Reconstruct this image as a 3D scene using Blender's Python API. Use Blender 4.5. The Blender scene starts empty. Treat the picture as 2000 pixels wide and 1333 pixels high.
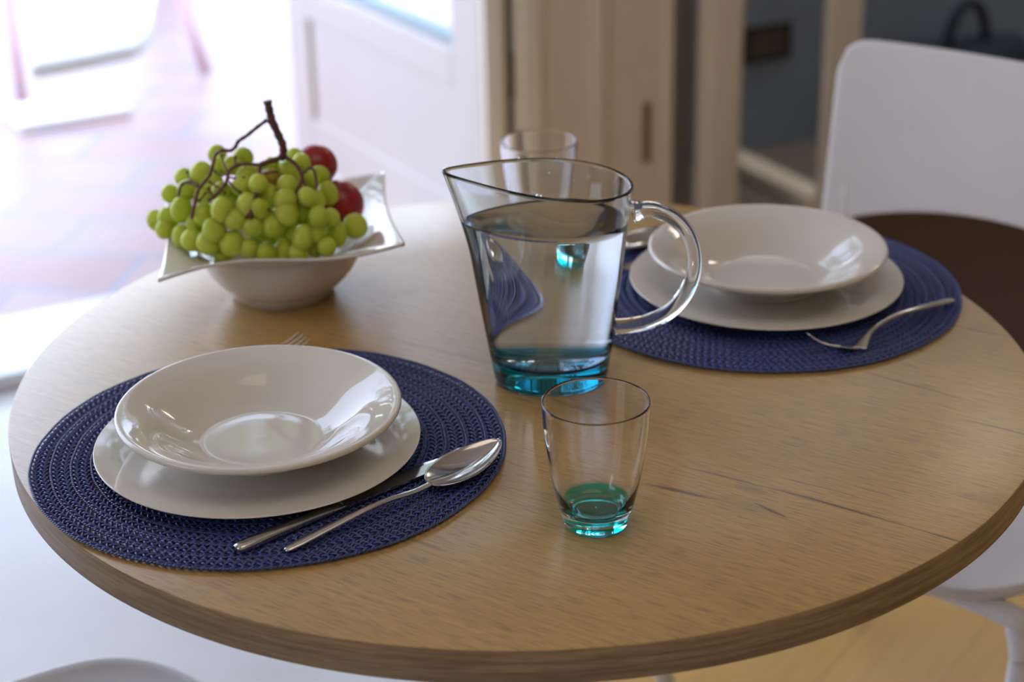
import bpy, bmesh, math, random
import numpy as np
from mathutils import Vector, Matrix

scene = bpy.context.scene
PI = math.pi
TOP = 0.75                       # table top height
TC = (0.0106, 1.4875)            # table centre
TR = 0.45

# ---------------------------------------------------------------- camera
cam_d = bpy.data.cameras.new('camera')
cam = bpy.data.objects.new('camera', cam_d)
scene.collection.objects.link(cam)
scene.camera = cam
cam_d.sensor_width = 36.0
cam_d.lens = 3578.3 / 2000 * 36
_t, _r = 0.42346, -0.022135
fw = Vector((0, math.cos(_t), -math.sin(_t)))
up0 = Vector((0, math.sin(_t), math.cos(_t)))
rt0 = Vector((1, 0, 0))
rt = math.cos(_r) * rt0 + math.sin(_r) * up0
up = -math.sin(_r) * rt0 + math.cos(_r) * up0
M = Matrix((rt, up, -fw)).transposed().to_4x4()
M.translation = Vector((0, 0, TOP + 0.69646))
cam.matrix_world = M
cam_d.clip_start = 0.05
cam_d.dof.use_dof = True
cam_d.dof.focus_distance = 1.42
cam_d.dof.aperture_fstop = 4.2

# ---------------------------------------------------------------- world, light, exposure
vs = scene.view_settings
vs.view_transform = 'Standard'
vs.look = 'None'
vs.gamma = 1
vs.use_curve_mapping = False
vs.exposure = 0.16

# local room frame: e1 along the back wall (to the right), e2 outward through the door
TH = math.atan2(0.465, 0.885)
E1 = Vector((math.cos(TH), math.sin(TH), 0))
E2 = Vector((-math.sin(TH), math.cos(TH), 0))


def RW(s1, s2, z=0.0):
    return E1 * s1 + E2 * s2 + Vector((0, 0, z))


world = bpy.data.worlds.new('world')
scene.world = world
world.use_nodes = True
wn = world.node_tree.nodes
wl = world.node_tree.links
wn.clear()
wo = wn.new('ShaderNodeOutputWorld')
bg = wn.new('ShaderNodeBackground')
tc = wn.new('ShaderNodeTexCoord')
sp = wn.new('ShaderNodeSeparateXYZ')
cr = wn.new('ShaderNodeValToRGB')
wl.new(tc.outputs['Generated'], sp.inputs[0])
wl.new(sp.outputs['Z'], cr.inputs[0])
cr.color_ramp.elements[0].position = 0.0
cr.color_ramp.elements[0].color = (0.92, 0.93, 0.98, 1)
cr.color_ramp.elements[1].position = 0.35
cr.color_ramp.elements[1].color = (0.66, 0.82, 1.12, 1)
wl.new(cr.outputs[0], bg.inputs[0])
bg.inputs[1].default_value = 3.5
wl.new(bg.outputs[0], wo.inputs[0])


def area_light(name, loc, target, sx, sy, power, col):
    d = bpy.data.lights.new(name, 'AREA')
    d.shape = 'RECTANGLE'
    d.size, d.size_y = sx, sy
    d.energy = power
    d.color = col
    o = bpy.data.objects.new(name, d)
    o.location = loc
    o.rotation_euler = (Vector(target) - Vector(loc)).to_track_quat('-Z', 'Y').to_euler()
    scene.collection.objects.link(o)
    return o


# added warm fill light for the room (its unlit body is built below)
area_light('room_fill_light', RW(0.6, 0.2, 2.62), RW(0.6, 0.2, 0), 1.6, 1.6, 7.0, (1.0, 0.86, 0.70))

# ================================================================ helpers
col = scene.collection


def tag(o, label=None, cat=None, group=None, kind=None):
    if label: o['label'] = label
    if cat: o['category'] = cat
    if group: o['group'] = group
    if kind: o['kind'] = kind
    return o


def empty(name, loc, rz=0.0):
    o = bpy.data.objects.new(name, None)
    o.empty_display_size = 0.05
    o.location = loc
    o.rotation_euler = (0, 0, rz)
    col.objects.link(o)
    return o


def mk(name, verts, faces, mat, parent=None, smooth=True, loc=None, rz=0.0):
    me = bpy.data.meshes.new(name)
    me.from_pydata([tuple(v) for v in verts], [], [tuple(f) for f in faces])
    me.validate()
    me.update()
    if mat: me.materials.append(mat)
    if smooth:
        me.polygons.foreach_set('use_smooth', [True] * len(me.polygons))
    o = bpy.data.objects.new(name, me)
    if parent: o.parent = parent
    if loc is not None: o.location = loc
    o.rotation_euler = (0, 0, rz)
    col.objects.link(o)
    return o


def fixn(o):
    bm = bmesh.new()
    bm.from_mesh(o.data)
    bmesh.ops.remove_doubles(bm, verts=bm.verts, dist=1e-6)
    bmesh.ops.recalc_face_normals(bm, faces=bm.faces)
    bm.to_mesh(o.data)
    bm.free()
    return o


def bevel(o, w, seg=3):
    m = o.modifiers.new('bevel', 'BEVEL')
    m.width = w
    m.segments = seg
    m.limit_method = 'ANGLE'
    m.angle_limit = math.radians(35)
    return o


def boxes(lst):
    V, F = [], []
    for (x0, x1, y0, y1, z0, z1) in lst:
        b = len(V)
        V += [(x0, y0, z0), (x1, y0, z0), (x1, y1, z0), (x0, y1, z0), (x0, y0, z1), (x1, y0, z1), (x1, y1, z1), (x0, y1, z1)]
        F += [(b, b + 3, b + 2, b + 1), (b + 4, b + 5, b + 6, b + 7), (b, b + 1, b + 5, b + 4), (b + 1, b + 2, b + 6, b + 5),
              (b + 2, b + 3, b + 7, b + 6), (b + 3, b, b + 4, b + 7)]
    return V, F


def box(name, ext, mat, parent=None, loc=None, rz=0.0, bev=0.0):
    V, F = boxes([ext] if not isinstance(ext, list) else ext)
    o = mk(name, V, F, mat, parent, smooth=False, loc=loc, rz=rz)
    if bev: bevel(o, bev)
    return o


def lathe(profile, n=96):
    V, F = [], []
    k = len(profile)
    for (r, z) in profile:
        for i in range(n):
            a = 2 * PI * i / n
            V.append((r * math.cos(a), r * math.sin(a), z))
    for j in range(k - 1):
        for i in range(n):
            i2 = (i + 1) % n
            F.append((j * n + i, j * n + i2, (j + 1) * n + i2, (j + 1) * n + i))
    return V, F


def smooth_profile(pts, n=8):
    """Catmull-Rom through the given points."""
    out = []
    P = [pts[0]] + list(pts) + [pts[-1]]
    for i in range(1, len(P) - 2):
        p0, p1, p2, p3 = [np.array(P[i + d], float) for d in (-1, 0, 1, 2)]
        for s in range(n):
            t = s / n
            out.append(tuple(0.5 * (2 * p1 + (p2 - p0) * t + (2 * p0 - 5 * p1 + 4 * p2 - p3) * t * t + (-p0 + 3 * p1 - 3 * p2 + p3) * t ** 3)))
    out.append(tuple(np.array(pts[-1], float)))
    return out


def tube(path, rad, n=8, caps=True, V=None, F=None, squash=1.0):
    """round tube along a path; rad is a number or a list."""
    V = [] if V is None else V
    F = [] if F is None else F
    P = [Vector(p) for p in path]
    m = len(P)
    R = rad if isinstance(rad, (list, tuple)) else [rad] * m
    b = len(V)
    T = []
    for i in range(m):
        T.append((P[min(i + 1, m - 1)] - P[max(i - 1, 0)]).normalized())
    ref = Vector((0, 0, 1)) if abs(T[0].z) < 0.9 else Vector((1, 0, 0))
    N = (ref - T[0] * ref.dot(T[0])).normalized()
    for i in range(m):
        N = (N - T[i] * N.dot(T[i])).normalized()
        Bn = T[i].cross(N)
        for k in range(n):
            a = 2 * PI * k / n
            V.append(P[i] + (N * math.cos(a) + Bn * math.sin(a) * squash) * R[i])
    for i in range(m - 1):
        for k in range(n):
            k2 = (k + 1) % n
            F.append((b + i * n + k, b + i * n + k2, b + (i + 1) * n + k2, b + (i + 1) * n + k))
    if caps:
        F.append(tuple(b + k for k in reversed(range(n))))
        F.append(tuple(b + (m - 1) * n + k for k in range(n)))
    return V, F


# ================================================================ measured data
HINGE = (-0.0279, 3.4862)
CH2 = (0.2896, 1.7301, 0)
CH2R = -0.7423
CH1 = (-0.1984, 1.3054, 0)
CH1R = 2.1642
TERR_SEAT = [(-0.961,3.608,0.420),(-0.862,3.675,0.420),(-0.778,3.746,0.420),(-0.764,3.792,0.420),(-0.764,3.875,0.420),(-0.792,4.088,0.420),(-0.871,4.610,0.420),(-1.201,4.642,0.420)]
TERR = [(-0.961,3.608,0.420),(-0.862,3.675,0.420),(-0.778,3.746,0.420),(-0.764,3.792,0.420),(-0.764,3.875,0.420),(-0.792,4.088,0.420),(-0.871,4.610,0.420),(-1.201,4.642,0.420)]
TERR_LEGS = [((-1.399,5.118,0.244),(-1.356,4.968,-0.030)),((-0.956,5.357,0.176),(-0.885,5.257,-0.030))]
STRIP = (1.032,1.342,4.755,4.953)

GRAPES=[
(-0.0562,0.0154,0.1388,0.0094,0.0096),
(-0.0274,-0.0102,0.1434,0.0099,0.0096),
(-0.0686,-0.0097,0.1284,0.0114,0.0121),
(-0.0891,0.0076,0.1190,0.0092,0.0096),
(-0.1029,0.0025,0.1044,0.0092,0.0096),
(-0.0814,-0.0196,0.1157,0.0100,0.0096),
(-0.0871,-0.0326,0.1001,0.0106,0.0135),
(-0.1040,-0.0185,0.0846,0.0101,0.0129),
(-0.1177,-0.0070,0.0806,0.0092,0.0109),
(-0.1060,-0.0267,0.0781,0.0092,0.0096),
(-0.0871,-0.0398,0.0755,0.0106,0.0120),
(-0.0750,-0.0592,0.0794,0.0106,0.0113),
(-0.0614,-0.0538,0.1020,0.0112,0.0135),
(-0.0418,-0.0734,0.1140,0.0105,0.0132),
(-0.0492,-0.0134,0.1371,0.0092,0.0096),
(-0.0651,-0.0299,0.1132,0.0092,0.0096),
(-0.0207,-0.0353,0.1335,0.0119,0.0112),
(-0.0448,-0.0456,0.1220,0.0098,0.0096),
(-0.0235,-0.0547,0.1300,0.0105,0.0098),
(-0.0178,-0.0694,0.1171,0.0111,0.0125),
(-0.0291,-0.0740,0.1043,0.0122,0.0104),
(-0.0141,-0.0740,0.0992,0.0108,0.0108),
(0.0051,-0.0740,0.0973,0.0111,0.0113),
(-0.0350,-0.0740,0.0810,0.0122,0.0132),
(-0.0149,-0.0665,0.0729,0.0097,0.0104),
(0.0001,-0.0539,0.1201,0.0104,0.0128),
(0.0176,-0.0694,0.1200,0.0114,0.0118),
(0.0184,-0.0740,0.1107,0.0108,0.0135),
(0.0322,-0.0552,0.1049,0.0114,0.0135),
(0.0403,-0.0343,0.1069,0.0104,0.0125),
(0.0520,-0.0165,0.1081,0.0095,0.0125),
(0.0182,-0.0287,0.1355,0.0115,0.0115),
(0.0002,-0.0212,0.1373,0.0092,0.0096),
(0.0010,-0.0382,0.1315,0.0092,0.0096),
(0.0278,-0.0114,0.1373,0.0092,0.0096),
(0.0194,0.0046,0.1374,0.0092,0.0096),
(0.0437,-0.0049,0.1215,0.0105,0.0096),
(0.0371,-0.0270,0.1253,0.0092,0.0096),
(0.0175,-0.0513,0.1292,0.0097,0.0096),
(0.0433,-0.0672,0.0889,0.0108,0.0125),
(0.0477,-0.0740,0.1054,0.0092,0.0104),
(0.0322,-0.0740,0.0851,0.0104,0.0135),
(0.0116,-0.0641,0.0680,0.0104,0.0124),
(0.0603,-0.0498,0.0779,0.0111,0.0135),
(0.0775,-0.0356,0.0807,0.0122,0.0119),
(0.0401,-0.0592,0.0687,0.0092,0.0104),
(-0.0042,-0.0740,0.0707,0.0097,0.0097),
(-0.0200,-0.0740,0.0763,0.0097,0.0096),
(-0.0573,-0.0703,0.0808,0.0119,0.0119),
(-0.0505,-0.0740,0.0943,0.0112,0.0126),
(0.0255,-0.0381,0.1204,0.0092,0.0096),
(-0.0362,-0.0254,0.1409,0.0092,0.0096),
(-0.0062,-0.0740,0.1143,0.0092,0.0111),
(0.0532,-0.0740,0.0755,0.0092,0.0096),
(-0.0680,-0.0504,0.0729,0.0112,0.0098),
(0.0050,-0.0621,0.0918,0.0092,0.0096),
(0.0230,-0.0612,0.0871,0.0092,0.0097),
(-0.0329,-0.0524,0.1086,0.0097,0.0125),
(0.0563,-0.0548,0.0970,0.0092,0.0096),
(-0.0073,-0.0639,0.1355,0.0092,0.0096),
(-0.0539,-0.0311,0.1264,0.0092,0.0096),
(0.0369,-0.0659,0.1223,0.0092,0.0097),
(-0.0729,-0.0428,0.0890,0.0098,0.0098),
(-0.0463,-0.0595,0.0655,0.0098,0.0096),
(0.0269,-0.0740,0.0702,0.0097,0.0096),
(-0.0350,-0.0326,0.1133,0.0097,0.0097),]
STEMS=[
(0.00375,[(0.0028,-0.0325,0.2049),(0.0040,-0.0325,0.1961),(0.0057,-0.0325,0.1866),(0.0102,-0.0325,0.1731),(0.0138,-0.0325,0.1628),(0.0140,-0.0325,0.1538),(0.0131,-0.0389,0.1521)]),
(0.00250,[(0.0023,-0.0325,0.1841),(0.0057,-0.0325,0.1866)]),
(0.00175,[(0.0009,-0.0325,0.1867),(-0.0088,-0.0325,0.1799),(-0.0192,-0.0325,0.1719),(-0.0270,-0.0325,0.1669),(-0.0311,-0.0325,0.1606),(-0.0363,-0.0325,0.1575),(-0.0436,-0.0325,0.1583),(-0.0508,-0.0245,0.1513),(-0.0527,-0.0369,0.1452),(-0.0545,-0.0454,0.1391),(-0.0605,-0.0507,0.1321),(-0.0655,-0.0533,0.1267),(-0.0678,-0.0593,0.1185),(-0.0697,-0.0637,0.1111),(-0.0717,-0.0672,0.1033)]),
(0.00275,[(0.0131,-0.0389,0.1521),(0.0049,-0.0432,0.1505),(-0.0070,-0.0479,0.1479)]),
(0.00175,[(-0.0070,-0.0479,0.1479),(-0.0207,-0.0453,0.1486),(-0.0306,-0.0460,0.1465),(-0.0365,-0.0506,0.1418),(-0.0373,-0.0569,0.1363),(-0.0421,-0.0613,0.1302),(-0.0496,-0.0642,0.1237),(-0.0547,-0.0648,0.1202)]),
(0.00225,[(-0.0070,-0.0479,0.1479),(-0.0065,-0.0582,0.1398),(-0.0091,-0.0697,0.1273),(-0.0133,-0.0767,0.1171),(-0.0146,-0.0818,0.1074)]),
(0.00200,[(0.0148,-0.0371,0.1527),(0.0242,-0.0425,0.1479),(0.0305,-0.0486,0.1421),(0.0325,-0.0558,0.1355),(0.0286,-0.0650,0.1273),(0.0275,-0.0721,0.1183)]),
(0.00125,[(0.0325,-0.0558,0.1355),(0.0380,-0.0609,0.1282)]),
(0.00125,[(0.0347,-0.0492,0.1403),(0.0386,-0.0436,0.1428),(0.0435,-0.0456,0.1395),(0.0456,-0.0547,0.1310),(0.0445,-0.0589,0.1273)]),
(0.00100,[(-0.0054,-0.0556,0.1421),(0.0091,-0.0535,0.1430)]),
(0.00150,[(-0.0657,-0.0502,0.1294),(-0.0770,-0.0400,0.1300),(-0.0845,-0.0379,0.1255),(-0.0859,-0.0456,0.1179)]),
(0.00100,[(-0.0728,-0.0428,0.1309),(-0.0790,-0.0278,0.1356)]),
(0.00100,[(-0.0365,-0.0506,0.1418),(-0.0440,-0.0507,0.1394),(-0.0495,-0.0451,0.1415)]),
(0.00100,[(-0.0379,-0.0478,0.1434),(-0.0409,-0.0417,0.1466),(-0.0446,-0.0295,0.1516)]),
(0.00100,[(-0.0362,-0.0540,0.1391),(-0.0299,-0.0565,0.1385),(-0.0212,-0.0575,0.1393)]),
(0.00100,[(-0.0473,-0.0579,0.1317),(-0.0540,-0.0524,0.1338)]),
(0.00100,[(-0.0473,-0.0579,0.1317),(-0.0395,-0.0646,0.1275)]),
(0.00100,[(-0.0575,-0.0588,0.1258),(-0.0638,-0.0611,0.1191)]),
(0.00100,[(-0.0091,-0.0697,0.1273),(-0.0048,-0.0763,0.1180),(0.0024,-0.0781,0.1147)]),
(0.00100,[(-0.0347,-0.0585,0.1355),(-0.0295,-0.0642,0.1310),(-0.0245,-0.0675,0.1282)]),
(0.00100,[(-0.0496,-0.0642,0.1237),(-0.0550,-0.0570,0.1290)]),
(0.00100,[(-0.0306,-0.0460,0.1465),(-0.0308,-0.0361,0.1522)]),
(0.00100,[(0.0286,-0.0650,0.1273),(0.0215,-0.0687,0.1250)]),
(0.00100,[(-0.0145,-0.0778,0.1150),(-0.0183,-0.0810,0.1085)]),
]

# ================================================================ materials
class NB:
    def __init__(self, name):
        self.m = bpy.data.materials.new(name)
        self.m.use_nodes = True
        self.t = self.m.node_tree
        self.N = self.t.nodes
        self.L = self.t.links
        self.p = self.N['Principled BSDF']
        self.out = self.N['Material Output']

    def n(self, kind, **kw):
        x = self.N.new(kind)
        for k, v in kw.items():
            setattr(x, k, v)
        return x

    def link(self, a, b):
        self.L.new(a, b)

    def val(self, sock, v):
        if hasattr(v, 'links') or hasattr(v, 'is_linked'):
            self.L.new(v, sock)
        else:
            sock.default_value = v

    def math(self, op, a, b=0.0, c=0.0, clamp=False):
        x = self.n('ShaderNodeMath', operation=op)
        x.use_clamp = clamp
        self.val(x.inputs[0], a)
        self.val(x.inputs[1], b)
        self.val(x.inputs[2], c)
        return x.outputs[0]

    def mix(self, f, a, b, blend='MIX'):
        x = self.n('ShaderNodeMix', data_type='RGBA', blend_type=blend)
        self.val(x.inputs[0], f)
        self.val(x.inputs[6], a)
        self.val(x.inputs[7], b)
        return x.outputs[2]

    def ramp(self, f, stops):
        x = self.n('ShaderNodeValToRGB')
        self.val(x.inputs[0], f)
        e = x.color_ramp.elements
        while len(e) < len(stops): e.new(0.5)
        for i, (p, c) in enumerate(stops):
            e[i].position = p
            e[i].color = c if len(c) == 4 else (*c, 1)
        return x.outputs[0]

    def noise(self, vec, scale, detail=3, rough=0.5, dist=0.0):
        x = self.n('ShaderNodeTexNoise')
        self.L.new(vec, x.inputs['Vector'])
        x.inputs['Scale'].default_value = scale
        x.inputs['Detail'].default_value = detail
        x.inputs['Roughness'].default_value = rough
        x.inputs['Distortion'].default_value = dist
        return x.outputs['Fac']

    def mapping(self, vec, loc=(0, 0, 0), rot=(0, 0, 0), scale=(1, 1, 1), vt='POINT'):
        x = self.n('ShaderNodeMapping', vector_type=vt)
        self.L.new(vec, x.inputs['Vector'])
        x.inputs['Location'].default_value = loc
        x.inputs['Rotation'].default_value = rot
        x.inputs['Scale'].default_value = scale
        return x.outputs['Vector']

    def bump(self, h, strength=0.3, dist=0.001):
        x = self.n('ShaderNodeBump')
        self.L.new(h, x.inputs['Height'])
        x.inputs['Strength'].default_value = strength
        x.inputs['Distance'].default_value = dist
        self.L.new(x.outputs['Normal'], self.p.inputs['Normal'])

    def set(self, **kw):
        names = dict(base='Base Color', rough='Roughness', metal='Metallic', ior='IOR', trans='Transmission Weight', sss='Subsurface Weight',
                     sssr='Subsurface Radius', ssss='Subsurface Scale', coat='Coat Weight', coatr='Coat Roughness', spec='Specular IOR Level', sheen='Sheen Weight')
        for k, v in kw.items():
            s = self.p.inputs[names[k]]
            if k == 'base' and isinstance(v, tuple) and len(v) == 3: v = (*v, 1)
            self.val(s, v)
        return self

    def obj(self):
        return self.n('ShaderNodeTexCoord').outputs['Object']


def plain(name, c, rough=0.5, nscale=40, namt=0.06, **kw):
    b = NB(name)
    f = b.noise(b.obj(), nscale, 3)
    lo = tuple(max(0, x * (1 - namt)) for x in c)
    hi = tuple(min(1, x * (1 + namt)) for x in c)
    b.set(base=b.ramp(f, [(0.3, lo), (0.7, hi)]), rough=rough, **kw)
    return b.m


M_ = {}
M_['porcelain'] = plain('white_porcelain', (0.74, 0.69, 0.615), 0.06, 8, 0.01, coat=0.4, coatr=0.03)
M_['plastic'] = plain('white_plastic', (0.70, 0.665, 0.65), 0.30, 15, 0.015)
M_['frame'] = plain('white_painted_metal', (0.76, 0.75, 0.78), 0.35, 15, 0.015)
M_['steel'] = plain('polished_steel', (0.62, 0.60, 0.57), 0.12, 30, 0.03, metal=1.0)
M_['wallpaint'] = plain('cream_wall_paint', (0.62, 0.54, 0.42), 0.8, 6, 0.03)
M_['cupboard'] = plain('taupe_painted_panel', (0.80, 0.71, 0.58), 0.55, 5, 0.03)
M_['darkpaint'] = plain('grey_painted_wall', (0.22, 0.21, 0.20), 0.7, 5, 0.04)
M_['trim'] = plain('cream_trim_paint', (0.84, 0.76, 0.64), 0.5, 8, 0.03)
M_['doorwhite'] = plain('white_door_paint', (0.67, 0.595, 0.56), 0.45, 6, 0.015)
M_['trim_lit'] = plain('cream_trim_lit', (0.90, 0.84, 0.72), 0.35, 8, 0.02)  # brighter copy of the cream trim, door light put into its colour
M_['brown'] = plain('dark_brown_timber', (0.10, 0.06, 0.03), 0.6, 30, 0.2)
M_['bluewall'] = plain('slate_blue_wall', (0.24, 0.31, 0.43), 0.75, 90, 0.12)
M_['darkplastic'] = plain('black_brown_plastic', (0.025, 0.02, 0.014), 0.5, 30, 0.1)
M_['socket'] = plain('grey_brown_socket_insert', (0.10, 0.09, 0.075), 0.5, 60, 0.1)
M_['bagblue'] = plain('dark_blue_canvas', (0.015, 0.025, 0.05), 0.8, 200, 0.2)
M_['ceiling'] = plain('white_ceiling_paint', (0.75, 0.72, 0.66), 0.9, 5, 0.02)
M_['marble'] = plain('white_marble_sill', (0.85, 0.86, 0.86), 0.25, 4, 0.02)
M_['greyfloor'] = plain('brown_grey_floor', (0.20, 0.17, 0.14), 0.45, 12, 0.12)
M_['stem'] = plain('reddish_grape_stem', (0.115, 0.042, 0.028), 0.6, 150, 0.3)
M_['pinkmetal'] = plain('faded_pink_metal', (0.62, 0.38, 0.40), 0.5, 30, 0.05)


def oak(name, edge=False):
    b = NB(name)
    o = b.obj()
    ang = math.radians(34.0)
    v = b.mapping(o, rot=(0, 0, ang))          # x along the grain, y across
    if edge:
        tc_ = b.n('ShaderNodeTexCoord')
        sx = b.n('ShaderNodeSeparateXYZ'); b.link(tc_.outputs['Object'], sx.inputs[0])
        a_ = b.math('ARCTAN2', sx.outputs[1], sx.outputs[0])
        cx = b.n('ShaderNodeCombineXYZ')
        b.link(b.math('MULTIPLY', a_, 0.45), cx.inputs[0]); b.link(sx.outputs[2], cx.inputs[1])
        v = cx.outputs[0]
    big = b.noise(b.mapping(v, scale=(1.2, 5, 5)), 2.0, 4, 0.5, 0.6)
    mid = b.noise(b.mapping(v, scale=(4, 90, 90)), 2.5, 4, 0.6, 0.3)
    fine = b.noise(b.mapping(v, scale=(26, 480, 480)), 1.5, 3, 0.6)
    wav = b.n('ShaderNodeTexWave', wave_type='BANDS', bands_direction='Y', wave_profile='SIN')
    b.link(b.mapping(v, scale=(0.5, 14, 14)), wav.inputs['Vector'])
    wav.inputs['Scale'].default_value = 2.0
    wav.inputs['Distortion'].default_value = 7.0
    wav.inputs['Detail'].default_value = 3
    wav.inputs['Detail Scale'].default_value = 0.8
    c = b.ramp(big, [(0.25, (0.490, 0.282, 0.066)), (0.5, (0.555, 0.330, 0.084)), (0.75, (0.610, 0.372, 0.108))])
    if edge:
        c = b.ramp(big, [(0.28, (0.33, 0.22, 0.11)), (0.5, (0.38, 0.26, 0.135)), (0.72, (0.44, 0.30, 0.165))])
    c = b.mix(0.14, c, b.ramp(wav.outputs['Fac'], [(0.0, (0.34, 0.19, 0.08)), (1.0, (0.47, 0.31, 0.15))]) if not edge else c)
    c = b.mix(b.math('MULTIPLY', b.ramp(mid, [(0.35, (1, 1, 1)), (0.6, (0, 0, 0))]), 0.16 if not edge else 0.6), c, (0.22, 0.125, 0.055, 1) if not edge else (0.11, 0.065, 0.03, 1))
    c = b.mix(b.math('MULTIPLY', b.ramp(fine, [(0.38, (1, 1, 1)), (0.48, (0, 0, 0))]), 0.62), c, (0.20, 0.12, 0.050, 1))
    if not edge:
        sx = b.n('ShaderNodeSeparateXYZ')
        b.link(v, sx.inputs[0])
        U, Vv = sx.outputs[0], sx.outputs[1]
        wob = b.noise(b.mapping(v, scale=(22, 4, 4)), 1.0, 4, 0.7)
        wob2 = b.noise(b.mapping(v, scale=(90, 10, 10)), 1.0, 3, 0.7)
        ca, sa = math.cos(ang), math.sin(ang)
        # a few old cracks and knots of this board, given in table coordinates: x0,y0,x1,y1,width,darkness,wobble
        for (x0, y0, x1, y1, w, dk, am) in CRACKS:
            lx0, ly0, lx1, ly1 = x0 - TC[0], y0 - TC[1], x1 - TC[0], y1 - TC[1]
            u0, v0 = lx0 * ca - ly0 * sa, lx0 * sa + ly0 * ca
            u1, v1 = lx1 * ca - ly1 * sa, lx1 * sa + ly1 * ca
            t = b.math('DIVIDE', b.math('SUBTRACT', U, u0), (u1 - u0))
            vc = b.math('MULTIPLY_ADD', t, v1 - v0, v0)
            d = b.math('SUBTRACT', Vv, vc)
            d = b.math('ADD', d, b.math('MULTIPLY', b.math('SUBTRACT', wob, 0.5), am))
            d = b.math('ADD', d, b.math('MULTIPLY', b.math('SUBTRACT', wob2, 0.5), am * 0.35))
            ends = b.math('MULTIPLY', b.math('MULTIPLY', t, b.math('SUBTRACT', 1.0, t), clamp=True), 4.0, clamp=True)
            ends = b.math('POWER', ends, 0.6)
            ww = b.math('MULTIPLY_ADD', ends, w * 1.7, 1e-5)
            q = b.math('DIVIDE', b.math('ABSOLUTE', d), ww)
            m = b.math('MULTIPLY', b.math('SUBTRACT', 1.0, q, clamp=True), ends)
            m = b.math('MULTIPLY', b.math('POWER', m, 0.6), dk, clamp=True)
            c = b.mix(m, c, (0.060, 0.028, 0.018, 1))
    b.set(base=c, rough=b.math('MULTIPLY_ADD', fine, 0.10, 0.30 if not edge else 0.42), spec=0.85 if not edge else 0.4, coat=0.65 if not edge else 0.0, coatr=0.28)
    b.bump(fine, 0.35, 0.0004)
    return b.m


CRACKS = [
    (0.130, 1.296, 0.205, 1.251, 0.0010, 0.75, 0.004),
    (0.196, 1.258, 0.296, 1.190, 0.0013, 1.0, 0.006),
    (0.280, 1.201, 0.322, 1.171, 0.0007, 0.7, 0.003),
    (0.306, 1.182, 0.332, 1.164, 0.0011, 1.0, 0.001),
    (0.098, 1.268, 0.156, 1.238, 0.0018, 0.95, 0.006),
    (0.152, 1.243, 0.205, 1.208, 0.0100, 0.22, 0.010),
    (0.183, 1.233, 0.207, 1.206, 0.0012, 0.95, 0.004),
    (0.172, 1.262, 0.196, 1.246, 0.0045, 0.35, 0.004),
    (0.205, 1.274, 0.262, 1.240, 0.0008, 0.55, 0.005),
    (0.262, 1.258, 0.292, 1.236, 0.0009, 0.45, 0.004),
    (0.300, 1.470, 0.400, 1.392, 0.0010, 0.6, 0.007),
    (0.370, 1.370, 0.440, 1.322, 0.0012, 0.7, 0.006),
    (0.408, 1.560, 0.460, 1.528, 0.0012, 0.7, 0.004),
    (0.085, 1.520, 0.190, 1.455, 0.0050, 0.35, 0.010),
    (-0.085, 1.192, -0.050, 1.170, 0.0012, 0.6, 0.003),
    (-0.010, 1.440, 0.090, 1.385, 0.0030, 0.35, 0.006),
    (-0.120, 1.560, 0.020, 1.475, 0.0035, 0.25, 0.012),
    (0.345, 1.240, 0.385, 1.215, 0.0080, 0.22, 0.008),
    (0.010, 1.260, 0.070, 1.230, 0.0012, 0.35, 0.006),
]
M_['oak'] = oak('oak_veneer')
M_['oakedge'] = oak('oak_edge_band', True)


def floor_mat():
    b = NB('honey_wood_floor')
    v = b.mapping(b.obj(), rot=(0, 0, -TH))
    br = b.n('ShaderNodeTexBrick')
    b.link(v, br.inputs['Vector'])
    br.inputs['Scale'].default_value = 1.0
    br.inputs['Brick Width'].default_value = 1.2
    br.inputs['Row Height'].default_value = 0.14
    br.inputs['Mortar Size'].default_value = 0.0012
    br.inputs['Color1'].default_value = (0.66, 0.37, 0.10, 1)
    br.inputs['Color2'].default_value = (0.74, 0.45, 0.14, 1)
    br.inputs['Mortar'].default_value = (0.40, 0.22, 0.07, 1)
    f = b.noise(b.mapping(v, scale=(2, 25, 1)), 3, 5, 0.6, 0.4)
    c = b.mix(0.35, br.outputs['Color'], b.ramp(f, [(0.3, (0.52, 0.29, 0.09)), (0.7, (0.70, 0.45, 0.18))]))
    r = b.noise(b.obj(), 5, 3)
    b.set(base=c, rough=b.math('MULTIPLY_ADD', r, 0.10, 0.16), spec=0.6, coat=0.6, coatr=0.16)
    return b.m


M_['floor'] = floor_mat()


def tile_mat():
    b = NB('pale_glazed_tile')
    f = b.noise(b.obj(), 4, 4)
    c = b.ramp(f, [(0.3, (0.60, 0.555, 0.535)), (0.7, (0.68, 0.64, 0.615))])
    b.set(base=c, rough=0.22, spec=0.6, coat=0.3, coatr=0.2)
    return b.m


M_['tile'] = tile_mat()


def terrace_mat():
    b = NB('terracotta_paving')
    v = b.mapping(b.obj(), rot=(0, 0, math.radians(38)))
    br = b.n('ShaderNodeTexBrick')
    br.offset = 0.5
    b.link(v, br.inputs['Vector'])
    br.inputs['Scale'].default_value = 1.0
    br.inputs['Brick Width'].default_value = 0.42
    br.inputs['Row Height'].default_value = 0.21
    br.inputs['Mortar Size'].default_value = 0.014
    br.inputs['Mortar Smooth'].default_value = 0.3
    br.inputs['Color1'].default_value = (0.42, 0.235, 0.215, 1)
    br.inputs['Color2'].default_value = (0.46, 0.315, 0.30, 1)
    br.inputs['Mortar'].default_value = (0.30, 0.25, 0.32, 1)
    f = b.noise(b.obj(), 1.3, 3)
    c = b.mix(b.ramp(f, [(0.4, (0, 0, 0)), (0.65, (0.6, 0.6, 0.6))]), br.outputs['Color'], (0.46, 0.36, 0.36, 1))
    b.set(base=c, rough=0.35, spec=0.6)
    return b.m


M_['terrace'] = terrace_mat()


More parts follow.
